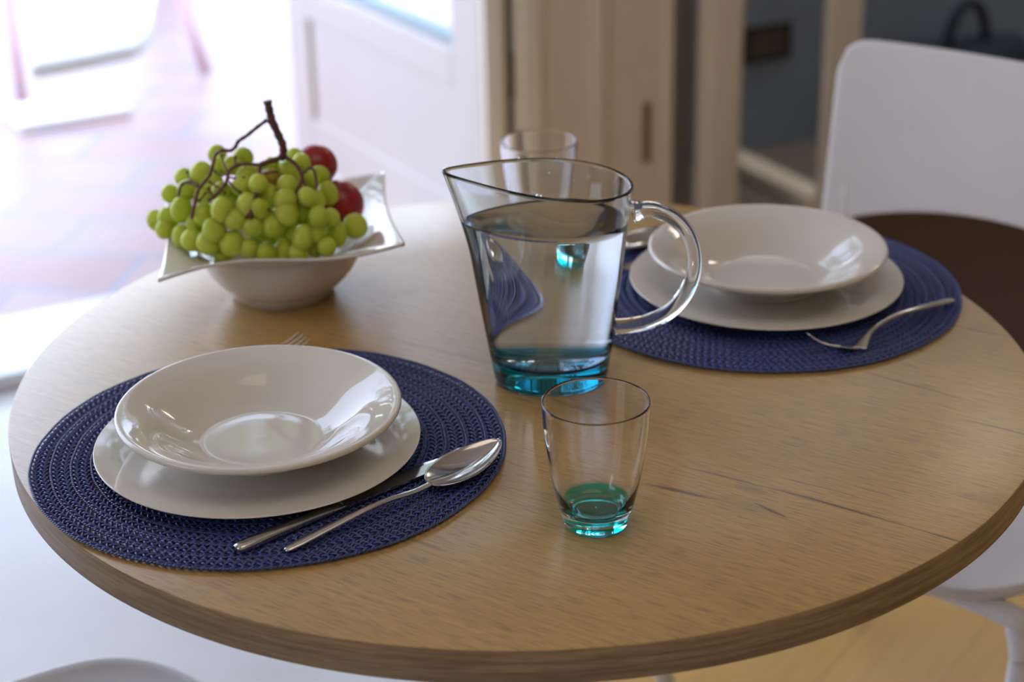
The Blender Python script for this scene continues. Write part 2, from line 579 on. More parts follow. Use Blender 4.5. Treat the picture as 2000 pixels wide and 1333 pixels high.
def glass_mat(name, tint, z0, z1, base=(1, 1, 1), ior=1.5):
    """clear glass, coloured through in the foot below z1"""
    b = NB(name)
    s = b.n('ShaderNodeSeparateXYZ')
    b.link(b.obj(), s.inputs[0])
    t = b.math('DIVIDE', b.math('SUBTRACT', s.outputs[2], z0), z1 - z0, clamp=True)
    c = b.ramp(t, [(0.0, tint), (0.75, tint), (1.0, base)])
    b.set(base=c, rough=0.0, trans=1.0, ior=ior)
    return b.m



M_['jugglass'] = glass_mat('blue_footed_glass', (0.0006, 0.23, 0.38), 0.0, 0.0285, base=(0.90, 0.95, 1.0))
M_['clearglass'] = glass_mat('clear_handle_glass', (0.97, 0.99, 1.0), 0.0, 0.01, base=(0.97, 0.99, 1.0))
M_['water'] = glass_mat('water', (0.98, 0.99, 1.0), 0.0, 0.01, base=(0.98, 0.99, 1.0), ior=1.33)
M_['pane'] = glass_mat('window_glass', (0.95, 0.98, 1.0), 0.0, 0.01, base=(0.95, 0.98, 1.0), ior=1.12)


def tumbler_mat():
    """clear glass whose inner floor is stained teal"""
    b = NB('teal_bottomed_glass')
    s = b.n('ShaderNodeSeparateXYZ')
    b.link(b.obj(), s.inputs[0])
    r = b.math('SQRT', b.math('ADD', b.math('POWER', s.outputs[0], 2.0), b.math('POWER', s.outputs[1], 2.0)))
    inn = b.math('MULTIPLY', b.math('SUBTRACT', 0.0275, r), 900.0, clamp=True)
    low = b.math('MULTIPLY', b.math('SUBTRACT', 0.0225, s.outputs[2]), 300.0, clamp=True)
    up_ = b.math('GREATER_THAN', s.outputs[2], 0.006)
    m = b.math('MULTIPLY', b.math('MULTIPLY', inn, low), up_)
    foot = b.math('MULTIPLY', b.math('LESS_THAN', s.outputs[2], 0.0030), b.math('GREATER_THAN', r, 0.0200))  # teal reflection of the inner floor, painted onto the bottom rim
    m = b.math('MAXIMUM', m, foot)
    b.set(base=b.mix(m, (1, 1, 1, 1), (0.0, 0.46, 0.47, 1)), rough=0.0, trans=1.0, ior=1.5)
    return b.m


def grape_mat():
    b = NB('green_grape_skin')
    o = b.obj()
    oi = b.n('ShaderNodeObjectInfo')
    f = b.noise(o, 90, 3)
    c = b.mix(oi.outputs['Random'], (0.50, 0.60, 0.050, 1), (0.63, 0.70, 0.09, 1))
    c = b.mix(b.math('MULTIPLY', b.ramp(f, [(0.45, (0, 0, 0)), (0.75, (1, 1, 1))]), 0.3), c, (0.60, 0.58, 0.15, 1))
    b.set(base=c, rough=0.34, sss=0.75, sssr=(0.8, 1.0, 0.15), ssss=0.018, spec=0.5, trans=0.18, ior=1.36)
    return b.m


M_['grape'] = grape_mat()
M_['tumbler'] = tumbler_mat()
M_['spotgrape'] = plain('brown_spotted_grape_skin', (0.42, 0.28, 0.03), 0.35, 120, 0.5, sss=0.5, sssr=(0.8, 0.8, 0.2), ssss=0.01)


def plum_mat():
    b = NB('red_plum_skin')
    f = b.noise(b.obj(), 35, 4, 0.6)
    f2 = b.noise(b.obj(), 400, 1)
    c = b.ramp(f, [(0.3, (0.20, 0.006, 0.014)), (0.6, (0.42, 0.016, 0.022)), (0.85, (0.60, 0.07, 0.03))])
    c = b.mix(b.math('MULTIPLY', b.ramp(f2, [(0.68, (0, 0, 0)), (0.74, (1, 1, 1))]), 0.35), c, (0.6, 0.25, 0.12, 1))
    b.set(base=c, rough=0.25, spec=0.5, sss=0.15, sssr=(1, 0.2, 0.1), ssss=0.01)
    return b.m


M_['plum'] = plum_mat()


def yarn_mat():
    b = NB('navy_paper_yarn')
    f = b.noise(b.obj(), 260, 3)
    c = b.ramp(f, [(0.3, (0.020, 0.036, 0.175)), (0.7, (0.048, 0.080, 0.30))])
    b.set(base=c, rough=0.30, spec=0.8)
    return b.m


M_['yarn'] = yarn_mat()

# ================================================================ the setting
def st(name, ext, mat, loc=(0, 0, 0), bev=0.0):
    o = box(name, ext, mat, None, loc=loc, rz=TH, bev=bev)
    tag(o, kind='structure')
    return o


S2 = 3.10                                    # inner face of the back wall
S1D = 1.655                                  # right side of the balcony door opening
S1L = -2.6                                   # left wall
S1R = 4.2                                    # right wall
S2N = -1.9                                   # near wall (behind the camera)
st('floor', (0.95, S1R + .1, S2N - .1, 3.145, -0.10, 0.0), M_['floor'])
st('floor_tile', (S1L - .1, 0.95, S2N - .1, 3.145, -0.10, 0.0), M_['tile'])
st('ceiling', (S1L - .1, S1R + .1, S2N - .1, 3.40, 2.70, 2.80), M_['ceiling'])
st('wall_near', (S1L - .1, S1R + .1, S2N - .1, S2N, 0.0, 2.70), M_['wallpaint'])
st('wall_right', (S1R, S1R + .1, S2N, 3.75, 0.0, 2.70), M_['wallpaint'])
# left wall with a window that has a cross of glazing bars
wz0, wz1, wy0, wy1 = 0.95, 2.25, 0.2, 1.7
st('wall_left', [(S1L - .1, S1L, S2N, wy0, 0, 2.7), (S1L - .1, S1L, wy1, 3.40, 0, 2.7),
                 (S1L - .1, S1L, wy0, wy1, 0, wz0), (S1L - .1, S1L, wy0, wy1, wz1, 2.7)], M_['wallpaint'])
w = st('window_1', [(S1L - .09, S1L - .03, wy0, wy0 + .06, wz0, wz1), (S1L - .09, S1L - .03, wy1 - .06, wy1, wz0, wz1),
                    (S1L - .09, S1L - .03, wy0, wy1, wz0, wz0 + .06), (S1L - .09, S1L - .03, wy0, wy1, wz1 - .06, wz1),
                    (S1L - .08, S1L - .04, wy0, wy1, 1.57, 1.62), (S1L - .08, S1L - .04, .925, .975, wz0, wz1)], M_['doorwhite'])
# back wall: door opening on the left, solid middle, opening to the blue niche on the right
DL = -1.6
st('wall_back', [(S1L - .1, DL, S2, 3.40, 0, 2.7), (DL, S1D + .03, S2, 3.40, 2.35, 2.7),
                 (S1D + .03, 2.005, S2 + 0.02, 3.40, 0, 2.7), (2.005, S1R, S2, S2 + .12, 2.40, 2.7),
                 ], M_['cupboard'])
st('wall_niche', [(2.005, S1R, 3.547, 3.65, 0, 2.7)], M_['bluewall'])
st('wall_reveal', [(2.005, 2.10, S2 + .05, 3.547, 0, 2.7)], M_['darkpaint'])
area_light('niche_fill_light', RW(3.0, 3.33, 2.6), RW(3.0, 3.33, 0), 1.6, .3, 20.0, (1.0, 0.9, 0.8))  # added fill light that brightens the niche
st('floor_niche', [(2.10, S1R, 3.145, 3.65, -0.10, -0.001)], M_['greyfloor'])
# the plinth strip that runs back into the niche
st('trim_4', [(2.402, 2.472, 3.125, 3.545, 0.0, 0.035)], M_['trim'], bev=.004)
# marble sill of the balcony door
st('trim_5', [(DL, S1D, 3.12, 3.39, 0.0, 0.032)], M_['marble'], bev=.004)
# jamb and casings
st('trim_1', [(1.574, 1.617, 3.082, 3.100, 0.0, 2.35), (1.590, 1.617, 3.076, 3.084, 0, 2.35)], M_['trim_lit'], bev=.003)
st('trim_2', [(1.638, 1.702, 3.078, 3.10, 0.0, 2.40), (1.650, 1.690, 3.070, 3.079, 0.0, 2.40)], M_['trim_lit'], bev=.005)
st('trim_3', [(2.086, 2.186, 3.088, 3.115, 0.0, 2.30), (2.10, 2.172, 3.080, 3.089, 0.0, 2.30)], M_['trim'], bev=.004)
st('trim_6', [(2.410, 2.500, 3.088, 3.112, 0.0, 2.30)], M_['trim'], bev=.006)
# panelled closet front between the two casings
st('wall_panel', [(1.700, 1.815, 3.085, 3.12, 0, 2.35), (1.815, 1.838, 3.07, 3.12, 0, 2.35), (1.842, 1.985, 3.085, 3.12, 0, 2.35), (1.985, 2.005, 3.075, 3.12, 0, 2.35)],
   M_['cupboard'], bev=.003)
st('trim_7', [(1.592, 1.70, 3.100, 3.130, 0.0, 2.38)], M_['brown'])
o = box('recessed_pull', [(1.936, 1.954, 3.079, 3.086, 0.21, 0.34)], plain('brass_pull', (0.20, 0.15, 0.06), 0.4, 30, .1), None, rz=TH, bev=.003)
tag(o, 'dull brass finger pull set in the taupe closet panel behind the jug', 'door pull')

# outdoors
t = box('terrace', (-9, 7, 3.39, 16, -0.14, -0.03), M_['terrace'], None, rz=TH)
tag(t, kind='structure'); t.name = 'floor_terrace'

# open balcony door leaf, swung outwards
al = math.radians(31.0)
hp = Vector(HINGE)
leaf = empty('door_1', (hp.x, hp.y, 0.0), PI / 2 + al)      # local x runs from the hinge to the free edge
tag(leaf, kind='structure')
LL = 0.895
th = 0.05
GZ = 0.475
b1 = [(0.0, 0.115, -.025, .025, .05, 2.28), (LL - .10, LL, -.025, .025, .05, 2.28), (0.115, LL - .10, -.025, .025, .05, .16),
      (0.115, LL - .10, -.025, .025, .40, GZ), (0.115, LL - .10, -.025, .025, 2.17, 2.28)]
box('door_frame', b1, M_['doorwhite'], leaf, bev=.004)
box('door_panel', [(0.112, LL - .125, -.0215, .0215, .155, .405), (LL - .126, LL - .097, -.008, .008, .155, .405)], M_['doorwhite'], leaf, bev=.004)
box('glazing_bead', [(0.115, LL - .10, -.034, -.020, GZ, GZ + .018), (0.115, 0.13, -.034, -.020, GZ, 2.17), (LL - .115, LL - .10, -.034, -.020, GZ, 2.17)],
    plain('pale_blue_glazing_seal', (0.55, 0.70, 0.76), .4, 20, .02), leaf, bev=.003)
box('window_pane', [(0.115, LL - .10, -.003, .003, GZ, 2.17)], M_['pane'], leaf)
box('edge_strip', [(LL, LL + .004, -.022, .022, .05, 2.28)], plain('mauve_edge_seal', (0.50, 0.36, 0.42), .5, 20, .02), leaf)
V, F = tube([(-0.012, -.03, .40), (-0.012, -.03, .49)], .011, 12)
h = mk('hinge', V, F, M_['brown'], leaf)
box('hinge_side_seal', [(-.016, -.001, -.02, .02, .05, 2.28)], M_['brown'], leaf)

# white garden chair on the terrace (only legs and seat edge are in view)
P = [bp for bp in TERR]
gc = empty('garden_chair', (P[0][0], P[0][1], -0.03))
tag(gc, 'white garden seat with thin faded pink legs out on the sunny terrace', 'garden chair')


def rel(p, o): return (p[0] - o[0], p[1] - o[1], p[2] - o[2])


go = (P[0][0], P[0][1], -0.03)
for k in range(0, len(TERR_LEGS)):
    a_, b_ = TERR_LEGS[k]
    V, F = tube([rel(a_, go), rel(b_, go)], .016, 10)
    mk('leg', V, F, M_['pinkmetal'], gc)
V, F = [], []
n0 = len(TERR_SEAT)
for dz in (0.0, 0.035):
    for p in TERR_SEAT:
        V.append((p[0] - go[0], p[1] - go[1], p[2] - go[2] + dz))
F = [tuple(reversed(range(n0))), tuple(range(n0, 2 * n0))] + [(i, (i + 1) % n0, n0 + (i + 1) % n0, n0 + i) for i in range(n0)]
s = mk('seat', V, F, plain('white_garden_fabric', (0.92, 0.92, 0.90), .7, 20, .01), gc, smooth=False)
fixn(s); bevel(s, .012)
pk = box('sun_patch_slab', [(STRIP[0], STRIP[1], STRIP[2], STRIP[3], -0.03, -0.005)], plain('white_sun_patch', (0.93, 0.92, 0.88), .5, 10, .01), None, rz=TH, bev=.004)  # patch of sunlight on the paving, built as a white slab
tag(pk, 'long white slab standing in for a sun patch on the pink terrace paving', 'sun patch slab')

# unseen body added overhead for the room fill light
lp = box('room_fill_body', [(-.2, 1.4, -.6, 1.0, 2.64, 2.70)], plain('room_fill_cover', (.9, .88, .8), .5, 10, .01), None, rz=TH, bev=.01)
tag(lp, 'unseen flat opal panel added for the fill light above the round table', 'fill_light_body')

hl = box('niche_fill_body', [(2.3, 3.7, 3.24, 3.42, 2.64, 2.70)], plain('niche_fill_cover', (.9, .88, .8), .5, 10, .01), None, rz=TH, bev=.01)  # unseen body added for the niche fill light
tag(hl, 'unseen long opal panel added for the fill light above the blue niche', 'fill_light_body')

# socket plate on the blue niche wall
so = empty('wall_socket', RW(2.508, 3.547, 0.225), TH)
tag(so, 'dark rectangular wall socket plate on the slate blue wall', 'socket')
box('cover_frame', [(0, .138, -.010, 0, 0, .014), (0, .138, -.010, 0, .076, .090), (0, .016, -.010, 0, .014, .076), (.122, .138, -.010, 0, .014, .076)], M_['darkplastic'], so, bev=.002)
box('insert', [(.017, .121, -.006, 0, .015, .075)], M_['socket'], so, bev=.001)

# dark blue bag with an arched handle in the niche
bgp = empty('tote_bag', RW(3.05, 3.40, 0.0), TH)
tag(bgp, 'dark blue bag with an arched handle standing behind the white chair', 'bag')
V, F = [], []
NN = 40
for (z, sx, sy) in ((0, .20, .07), (.02, .225, .085), (.12, .235, .09), (.20, .225, .075), (.225, .205, .05), (.228, .10, .03)):
    for i in range(NN):
        a = 2 * PI * i / NN
        ca, sa = math.cos(a), math.sin(a)
        V.append((sx * math.copysign(abs(ca) ** .6, ca), sy * math.copysign(abs(sa) ** .6, sa), z))
for j in range(5):
    for i in range(NN):
        F.append((j * NN + i, j * NN + (i + 1) % NN, (j + 1) * NN + (i + 1) % NN, (j + 1) * NN + i))
F += [tuple(reversed(range(NN))), tuple(5 * NN + i for i in range(NN))]
mk('bag_body', V, F, M_['bagblue'], bgp)
V, F = tube([(0.03 + .062 * math.cos(a), 0, .215 + .115 * math.sin(a)) for a in np.linspace(0, PI, 24)], .013, 10)
mk('handle', V, F, M_['bagblue'], bgp)

# dark sheet standing in for the shaded floor under and behind the far chair
shade_sheet = box('shade_sheet', [(2.02, 3.9, 1.80, 3.03, 0.0, 0.010)], plain('dark_brown_shade', (0.050, 0.019, 0.004), .95, 300, .25), None, rz=TH, bev=.004)
tag(shade_sheet, 'dark brown sheet standing in for shade on the floor below the far chair back', 'shade_sheet')

# tree in the garden (it shows as a reflection in the porcelain)
tr = empty('garden_tree', (-1.45, 7.6, -0.03))
tag(tr, 'leafy garden tree beyond the terrace, mirrored in the near soup plate', 'tree')
rng = random.Random(4)
V, F = [], []
tube([(0, 0, 0), (.05, 0, 1.2), (-.05, .1, 2.4), (.1, .1, 3.4)], [.13, .11, .09, .06], 10, True, V, F)
tips = []
for k in range(40):
    a = rng.uniform(0, 2 * PI)
    z0 = rng.uniform(2.0, 3.4)
    L_ = rng.uniform(0.5, 2.0)
    e_ = Vector((math.cos(a) * L_, math.sin(a) * L_ * .6, z0 + rng.uniform(.3, 2.4)))
    m_ = Vector((math.cos(a) * L_ * .5 + rng.uniform(-.2, .2), math.sin(a) * L_ * .3, z0 + .6))
    tube([(0, .1, z0), tuple(m_), tuple(e_)], [.045, .03, .012], 6, True, V, F)
    tips += [e_, (e_ + m_) / 2]
mk('trunk', V, F, M_['brown'], tr)
V, F = [], []
for e_ in tips:
    for k in range(34):
        p = e_ + Vector((rng.gauss(0, .26), rng.gauss(0, .26), rng.gauss(0, .24)))
        d1 = Vector((rng.uniform(-1, 1), rng.uniform(-1, 1), rng.uniform(-1, 1))).normalized() * .08
        d2 = d1.cross(Vector((rng.uniform(-1, 1), rng.uniform(-1, 1), rng.uniform(-1, 1)))).normalized() * .045
        b_ = len(V)
        V += [p - d1, p + d2, p + d1, p - d2]
        F.append((b_, b_ + 1, b_ + 2, b_ + 3))
fo = mk('foliage', V, F, plain('green_leaves', (0.20, 0.26, 0.09), .6, 3, .3), tr, smooth=False)
fo['kind'] = 'stuff'

# ================================================================ table
tb = empty('dining_table', (TC[0], TC[1], 0))
tag(tb, 'round wooden table with a cracked oak grain top, set for two', 'table')
n = 256
TK = 0.0285
prof = [(0.0005, TOP), (0.15, TOP), (0.30, TOP), (TR - .0012, TOP), (TR - .0003, TOP - .0003)]
V, F = lathe(prof, n)
F.append(tuple(range(n)))
mk('tabletop', V, F, M_['oak'], tb)
prof = [(TR - .0003, TOP - .0003), (TR, TOP - .0010), (TR, TOP - TK + .001), (TR - .001, TOP - TK), (0.05, TOP - TK)]
V, F = lathe(list(reversed(prof)), n)
o = mk('edge_band', V, F, M_['oakedge'], tb)
o.data.polygons.foreach_set('use_smooth', [True] * len(o.data.polygons))
V, F = lathe([(.001, TOP - TK), (.11, TOP - TK), (.11, TOP - TK - .006), (.035, TOP - TK - .012), (.035, .04), (.05, .022), (.21, .012), (.22, .004), (.218, 0), (.001, 0)], 64)
fixn(mk('pedestal', V, F, M_['frame'], tb))

# ================================================================ woven placemats
MR = 0.1940


def mat_mesh():
    rng = random.Random(5)
    VV, FF = [], []
    base = 0
    pitch = 0.0162
    rings = 11

    def strand(P, rad, closed=True):
        nonlocal base
        P = np.asarray(P)
        T = np.roll(P, -1, 0) - np.roll(P, 1, 0)
        T /= np.linalg.norm(T, axis=1, keepdims=True)
        up = np.array([0, 0, 1.0])
        S = np.cross(T, up)
        S /= np.linalg.norm(S, axis=1, keepdims=True)
        U = np.cross(S, T)
        m = len(P)
        ring = np.stack([P + S * rad, P + U * rad, P - S * rad, P - U * rad], 1).reshape(-1, 3)
        VV.append(ring)
        i = np.arange(m)
        j = (i + 1) % m
        for k in range(4):
            k2 = (k + 1) % 4
            FF.append(base + np.stack([i * 4 + k, i * 4 + k2, j * 4 + k2, j * 4 + k], 1))
        base += 4 * m

    for q in range(rings):
        rc = MR - 0.0012 - pitch * (q + 0.5)
        if rc < 0.008: break
        w = pitch * 0.45
        L = 2 * PI * rc
        waves = max(3, round(L / 0.0340))
        NS = 5
        m = int(L / 0.00135)
        th_ = np.linspace(0, 2 * PI, m, endpoint=False)
        wob = 0.00035 * np.sin(th_ * 9 + q * 2.1) + 0.0002 * np.sin(th_ * 23 + q)
        for s_ in range(NS):
            ph = waves * th_ + 2 * PI * s_ / NS
            tri = np.arcsin(np.sin(ph) * 0.985) / (PI / 2)
            r = rc + w * tri + wob
            z = 0.0022 + 0.0010 * np.sin((NS - 1) * (ph - PI / 2))
            strand(np.stack([r * np.cos(th_), r * np.sin(th_), z], 1), 0.00122)
        # raised stitched ridge between two courses
        re = rc + pitch * 0.5
        for off in (0, PI):
            ph = th_ * round(L / 0.006) + off
            r = re + 0.0007 * np.cos(ph) + wob
            z = 0.0031 + 0.0007 * np.sin(ph)
            strand(np.stack([r * np.cos(th_), r * np.sin(th_), z], 1), 0.00078)
    V = np.concatenate(VV)
    F = np.concatenate(FF)
    me = bpy.data.meshes.new('placemat')
    me.vertices.add(len(V))
    me.vertices.foreach_set('co', V.ravel())
    me.loops.add(F.size)
    me.loops.foreach_set('vertex_index', F.ravel().astype(np.int32))
    me.polygons.add(len(F))
    me.polygons.foreach_set('loop_start', np.arange(0, F.size, 4, dtype=np.int32))
    me.polygons.foreach_set('use_smooth', np.ones(len(F), dtype=bool))
    me.update()
    me.validate()
    me.materials.append(M_['yarn'])
    return me


MAT1 = (-0.2004, 1.3386)
MAT2 = (0.2424, 1.6527)
mm = mat_mesh()
for (c, lab, rz) in ((MAT1, 'round navy woven placemat under the near plates, spoon and knife', 0.3), (MAT2, 'round navy woven placemat behind the jug under the far plates', 2.1)):
    o = bpy.data.objects.new('placemat', mm)
    o.location = (c[0], c[1], TOP)
    o.rotation_euler = (0, 0, rz)
    col.objects.link(o)
    tag(o, lab, 'placemat', 'round woven placemats')

# ================================================================ plates
MZ = TOP + 0.0046


def flat_plate(name, c):
    p = smooth_profile([(0.0005, .0040), (.050, .0040), (.078, .0044), (.095, .0072), (.115, .0108), (.1285, .0136), (.1310, .0143), (.1314, .0150), (.1308, .0156), (.1290, .0155), (.112, .0133), (.094, .0098), (.082, .0076), (.070, .0070), (.040, .0069), (0.0005, .0069)], 5)
    foot = [(.062, .0042), (.0625, 0), (.0655, 0), (.068, .0044)]
    V, F = lathe(p, 160)
    b = len(V)
    V2, F2 = lathe(foot, 160)
    V += V2
    F += [tuple(b + i for i in f) for f in F2]
    o = mk(name, V, F, M_['porcelain'], None, loc=(c[0], c[1], MZ))
    return fixn(o)


def soup_plate(name, c, z):
    # outer side up to the rolled rim, then down the inside into the flat well
    p = smooth_profile([(0.0005, .0030), (.045, .0030), (.050, .0000), (.0535, .0000), (.056, .0045), (.070, .0120), (.083, .0200), (.093, .0262), (.103, .0300), (.1100, .0322), (.1138, .0342),
                        (.1146, .0362), (.1138, .0382), (.1115, .0388), (.1075, .0378), (.100, .0350), (.0925, .0318), (.0835, .0262), (.072, .0180), (.060, .0108), (.0515, .0078), (.0480, .0070), (.0440, .0069), (.030, .0066), (0.0005, .0065)], 5)
    V, F = lathe(p, 160)
    o = mk(name, V, F, M_['porcelain'], None, loc=(c[0], c[1], z))
    return fixn(o)


P1 = (-0.2072, 1.3225)
P2 = (0.2473, 1.6443)
B1 = (-0.2046, 1.3238)
B2 = (0.2485, 1.6471)
for c, lab in ((P1, 'flat white dinner plate under the near soup plate'), (P2, 'flat white dinner plate under the far soup plate')):
    tag(flat_plate('dinner_plate', c), lab, 'plate', 'flat white dinner plates')
for c, lab in ((B1, 'deep white soup plate in front, beside the spoon and knife'), (B2, 'deep white soup plate behind the jug handle, near the white chair')):
    tag(soup_plate('soup_plate', c, MZ + .0071), lab, 'soup plate', 'deep white soup plates')

# ================================================================ cutlery
def loft(sections, path, nrm):
    """sections: list of closed 2-D outlines (side, height) per station"""
    V, F = [], []
    k = len(sections[0])
    for i, (sec, p, (sd, upv)) in enumerate(zip(sections, path, nrm)):
        for (a, h) in sec:
            V.append(Vector(p) + sd * a + upv * h)
    for i in range(len(sections) - 1):
        for j in range(k):
            j2 = (j + 1) % k
            F.append((i * k + j, i * k + j2, (i + 1) * k + j2, (i + 1) * k + j))
    F.append(tuple(reversed(range(k))))
    F.append(tuple((len(sections) - 1) * k + j for j in range(k)))
    return V, F


def interp(x, xs, ys):
    return float(np.interp(x, xs, ys))


def smooth_curve(P, n):
    """resample Catmull-Rom to n stations"""
    Q = np.array(smooth_profile(P, 16))
    d = np.concatenate([[0], np.cumsum(np.linalg.norm(np.diff(Q, axis=0), axis=1))])
    s = np.linspace(0, d[-1], n)
    return [Vector([np.interp(x, d, Q[:, k]) for k in range(3)]) for x in s], d[-1]


def frames(P, roll=None):
    out = []
    m = len(P)
    for i in range(m):
        T = (P[min(i + 1, m - 1)] - P[max(i - 1, 0)]).normalized()
        S = T.cross(Vector((0, 0, 1))).normalized()
        U = S.cross(T).normalized()
        if roll:
            r = roll(i / (m - 1))
            S, U = S * math.cos(r) + U * math.sin(r), -S * math.sin(r) + U * math.cos(r)
        out.append((S, U))
    return out


def ell_sec(w, t, n=16, dish=0.0):
    o = []
    for k in range(n):
        a = 2 * PI * k / n
        o.append((w * math.cos(a), t * math.sin(a)))
    return o


HANDLE_T = [0, .02, .10, .35, .62, .75, 1.0]
HANDLE_W = [.0022, .0036, .0045, .0040, .0030, .0026, .0030]


def make_spoon(loc, path, lab, name='spoon'):
    """path: control points from handle end to neck, then to the bowl tip"""
    root = empty(name, loc)
    tag(root, lab, 'spoon')
    hp_, tip = path[:-1], path[-1]
    P, L = smooth_curve([Vector(p) - Vector(loc) for p in hp_], 60)
    fr = frames(P)
    secs = [ell_sec(interp(i / 59, HANDLE_T, HANDLE_W), interp(i / 59, [0, .03, .3, .8, 1], [.0010, .0018, .0020, .0019, .0014]), 16) for i in range(60)]
    V, F = loft(secs, P, fr)
    mk('handle', V, F, M_['steel'], root)
    # bowl
    a = Vector(path[-2]) - Vector(loc)
    b_ = Vector(tip) - Vector(loc)
    ax_ = (b_ - a)
    Lb = ax_.length
    T = ax_.normalized()
    S = T.cross(Vector((0, 0, 1))).normalized()
    U = S.cross(T)
    nu, nv = 40, 24
    V, F = [], []
    for lay in (0, 1):
        for i in range(nu + 1):
            t = i / nu
            w = 0.0205 * (math.sin(PI * (t ** 0.80)) ** 0.62) if 0 < t < 1 else 0.0
            w = max(w, .0016 * (1 - t))
            c = 0.0085 * math.sin(PI * min(1, t * 0.93 + .03)) ** 0.9
            for j in range(nv + 1):
                q = -1 + 2 * j / nv
                h = -c * (1 - q * q) ** 0.9 if abs(q) < 1 else 0
                rimh = 0.0
                V.append(a + T * (Lb * t) + S * (w * q) + U * (h + rimh - (0.0012 if lay else 0)))
    k = nv + 1
    off = (nu + 1) * k
    for i in range(nu):
        for j in range(nv):
            F.append((i * k + j, i * k + j + 1, (i + 1) * k + j + 1, (i + 1) * k + j))
            F.append((off + i * k + j, off + (i + 1) * k + j, off + (i + 1) * k + j + 1, off + i * k + j + 1))
        F.append((i * k, (i + 1) * k, off + (i + 1) * k, off + i * k))
        F.append((i * k + nv, off + i * k + nv, off + (i + 1) * k + nv, (i + 1) * k + nv))
    o = mk('bowl', V, F, M_['steel'], root)
    fixn(o)
    return root


def make_knife(loc, end, tip, lab):
    root = empty('table_knife', loc)
    tag(root, lab, 'knife')
    e = Vector(end) - Vector(loc)
    t = Vector(tip) - Vector(loc)
    L = (t - e).length
    T = (t - e).normalized()
    S = T.cross(Vector((0, 0, 1))).normalized()
    U = S.cross(T)
    hl = 0.46
    n_ = 30
    secs, P = [], []
    for i in range(n_ + 1):
        q = i / n_
        w = interp(q, [0, .02, .12, .7, 1], [.0036, .0052, .0056, .0048, .0058])
        h = interp(q, [0, .02, .15, .8, 1], [.0022, .0032, .0036, .0030, .0016])
        P.append(e + T * (L * hl * q))
        secs.append([(w * math.copysign(abs(math.cos(a)) ** .6, math.cos(a)), h * math.copysign(abs(math.sin(a)) ** .7, math.sin(a))) for a in [2 * PI * k / 20 for k in range(20)]])
    V, F = loft(secs, P, [(S, U)] * len(P))
    mk('handle', V, F, M_['steel'], root)
    secs, P = [], []
    for i in range(31):
        q = i / 30
        lo = interp(q, [0, .04, .1, .75, .93, 1], [-.0055, -.0080, -.0088, -.0092, -.0060, -.0005])
        hi = interp(q, [0, .1, .7, .92, 1], [.0058, .0062, .0078, .0060, .0010])
        P.append(e + T * (L * (hl + (1 - hl) * q)))
        secs.append([(lo, 0.0), (lo * .5, .0005), (hi, .0009), (hi, -.0009), (lo * .5, -.0005)])
    V, F = loft(secs, P, [(S, U)] * len(P))
    o = mk('blade', V, F, M_['steel'], root, smooth=False)
    return root


def make_fork(loc, hpath, tip, lab, roll=0.0, tinew=.0105, rolltip=0.0):
    root = empty('fork', loc)
    tag(root, lab, 'fork')
    P, L = smooth_curve([Vector(p) - Vector(loc) for p in hpath], 60)
    fr = frames(P, lambda t: roll * t)
    secs = [ell_sec(interp(i / 59, HANDLE_T, HANDLE_W) * (1 if i < 50 else 1 + (i - 50) / 9 * 1.9), interp(i / 59, [0, .03, .3, .85, 1], [.0010, .0018, .0022, .0019, .0009]), 16) for i in range(60)]
    V, F = loft(secs, P, fr)
    mk('handle', V, F, M_['steel'], root)
    a = P[-1]
    b_ = Vector(tip) - Vector(loc)
    T = (b_ - a).normalized()
    Lb = (b_ - a).length
    S = T.cross(Vector((0, 0, 1))).normalized()
    U = S.cross(T)
    S, U = S * math.cos(rolltip) + U * math.sin(rolltip), -S * math.sin(rolltip) + U * math.cos(rolltip)
    secs, Pq = [], []
    for i in range(10):
        q = i / 9
        w = interp(q, [0, .5, 1], [.0080, tinew + .0012, tinew + .0012])
        secs.append(ell_sec(w, .0009, 16))
        Pq.append(a + T * (Lb * .38 * q) - U * .0022 * math.sin(PI * q * .5))
    V, F = loft(secs, Pq, [(S, U)] * 10)
    mk('fork_head', V, F, M_['steel'], root)
    for k in range(4):
        x = (-1 + 2 * k / 3) * tinew
        path = []
        for i in range(14):
            q = i / 13
            path.append(a + T * (Lb * (.33 + .67 * q)) + S * x + U * (-.0022 - .003 * math.sin(PI * q) + .0035 * q))
        V, F = tube(path, [.00125 * (1 - .55 * (i / 13)) for i in range(14)], 8)
        mk('tine', V, F, M_['steel'], root)
    return root


CZ = TOP + 0.0046
make_spoon((-0.095, 1.226, CZ), [(-0.1700, 1.1640, CZ + .0026), (-0.140, 1.189, CZ + .0062), (-0.105, 1.218, CZ + .0095), (-0.078, 1.240, CZ + .0075), (-0.0660, 1.2505, CZ + .0082), (-0.0120, 1.3195, CZ + .0110)],
           'polished steel soup spoon lying nearest the camera on the near placemat')
make_knife((-0.126, 1.234, CZ), (-0.2060, 1.1655, CZ + .0038), (-0.0480, 1.3050, CZ + .0030), 'polished steel table knife between the near dinner plate and the spoon')
make_fork((-0.255, 1.485, CZ), [(-0.3230, 1.4330, CZ + .003), (-0.290, 1.458, CZ + .007), (-0.255, 1.485, CZ + .007), (-0.232, 1.502, CZ + .0035)], (-0.1885, 1.530, CZ + .0115),
          'steel fork with only its tines showing behind the near soup plate')
make_fork((0.365, 1.552, CZ), [(0.4206, 1.6014, CZ + .003), (0.392, 1.575, CZ + .009), (0.355, 1.545, CZ + .013), (0.328, 1.520, CZ + .010), (0.3115, 1.4985, CZ + .0015)], (0.2660, 1.508, CZ + .012),
          'steel fork tilted on the front of the far placemat below the far plates', roll=-0.25, rolltip=-0.40)
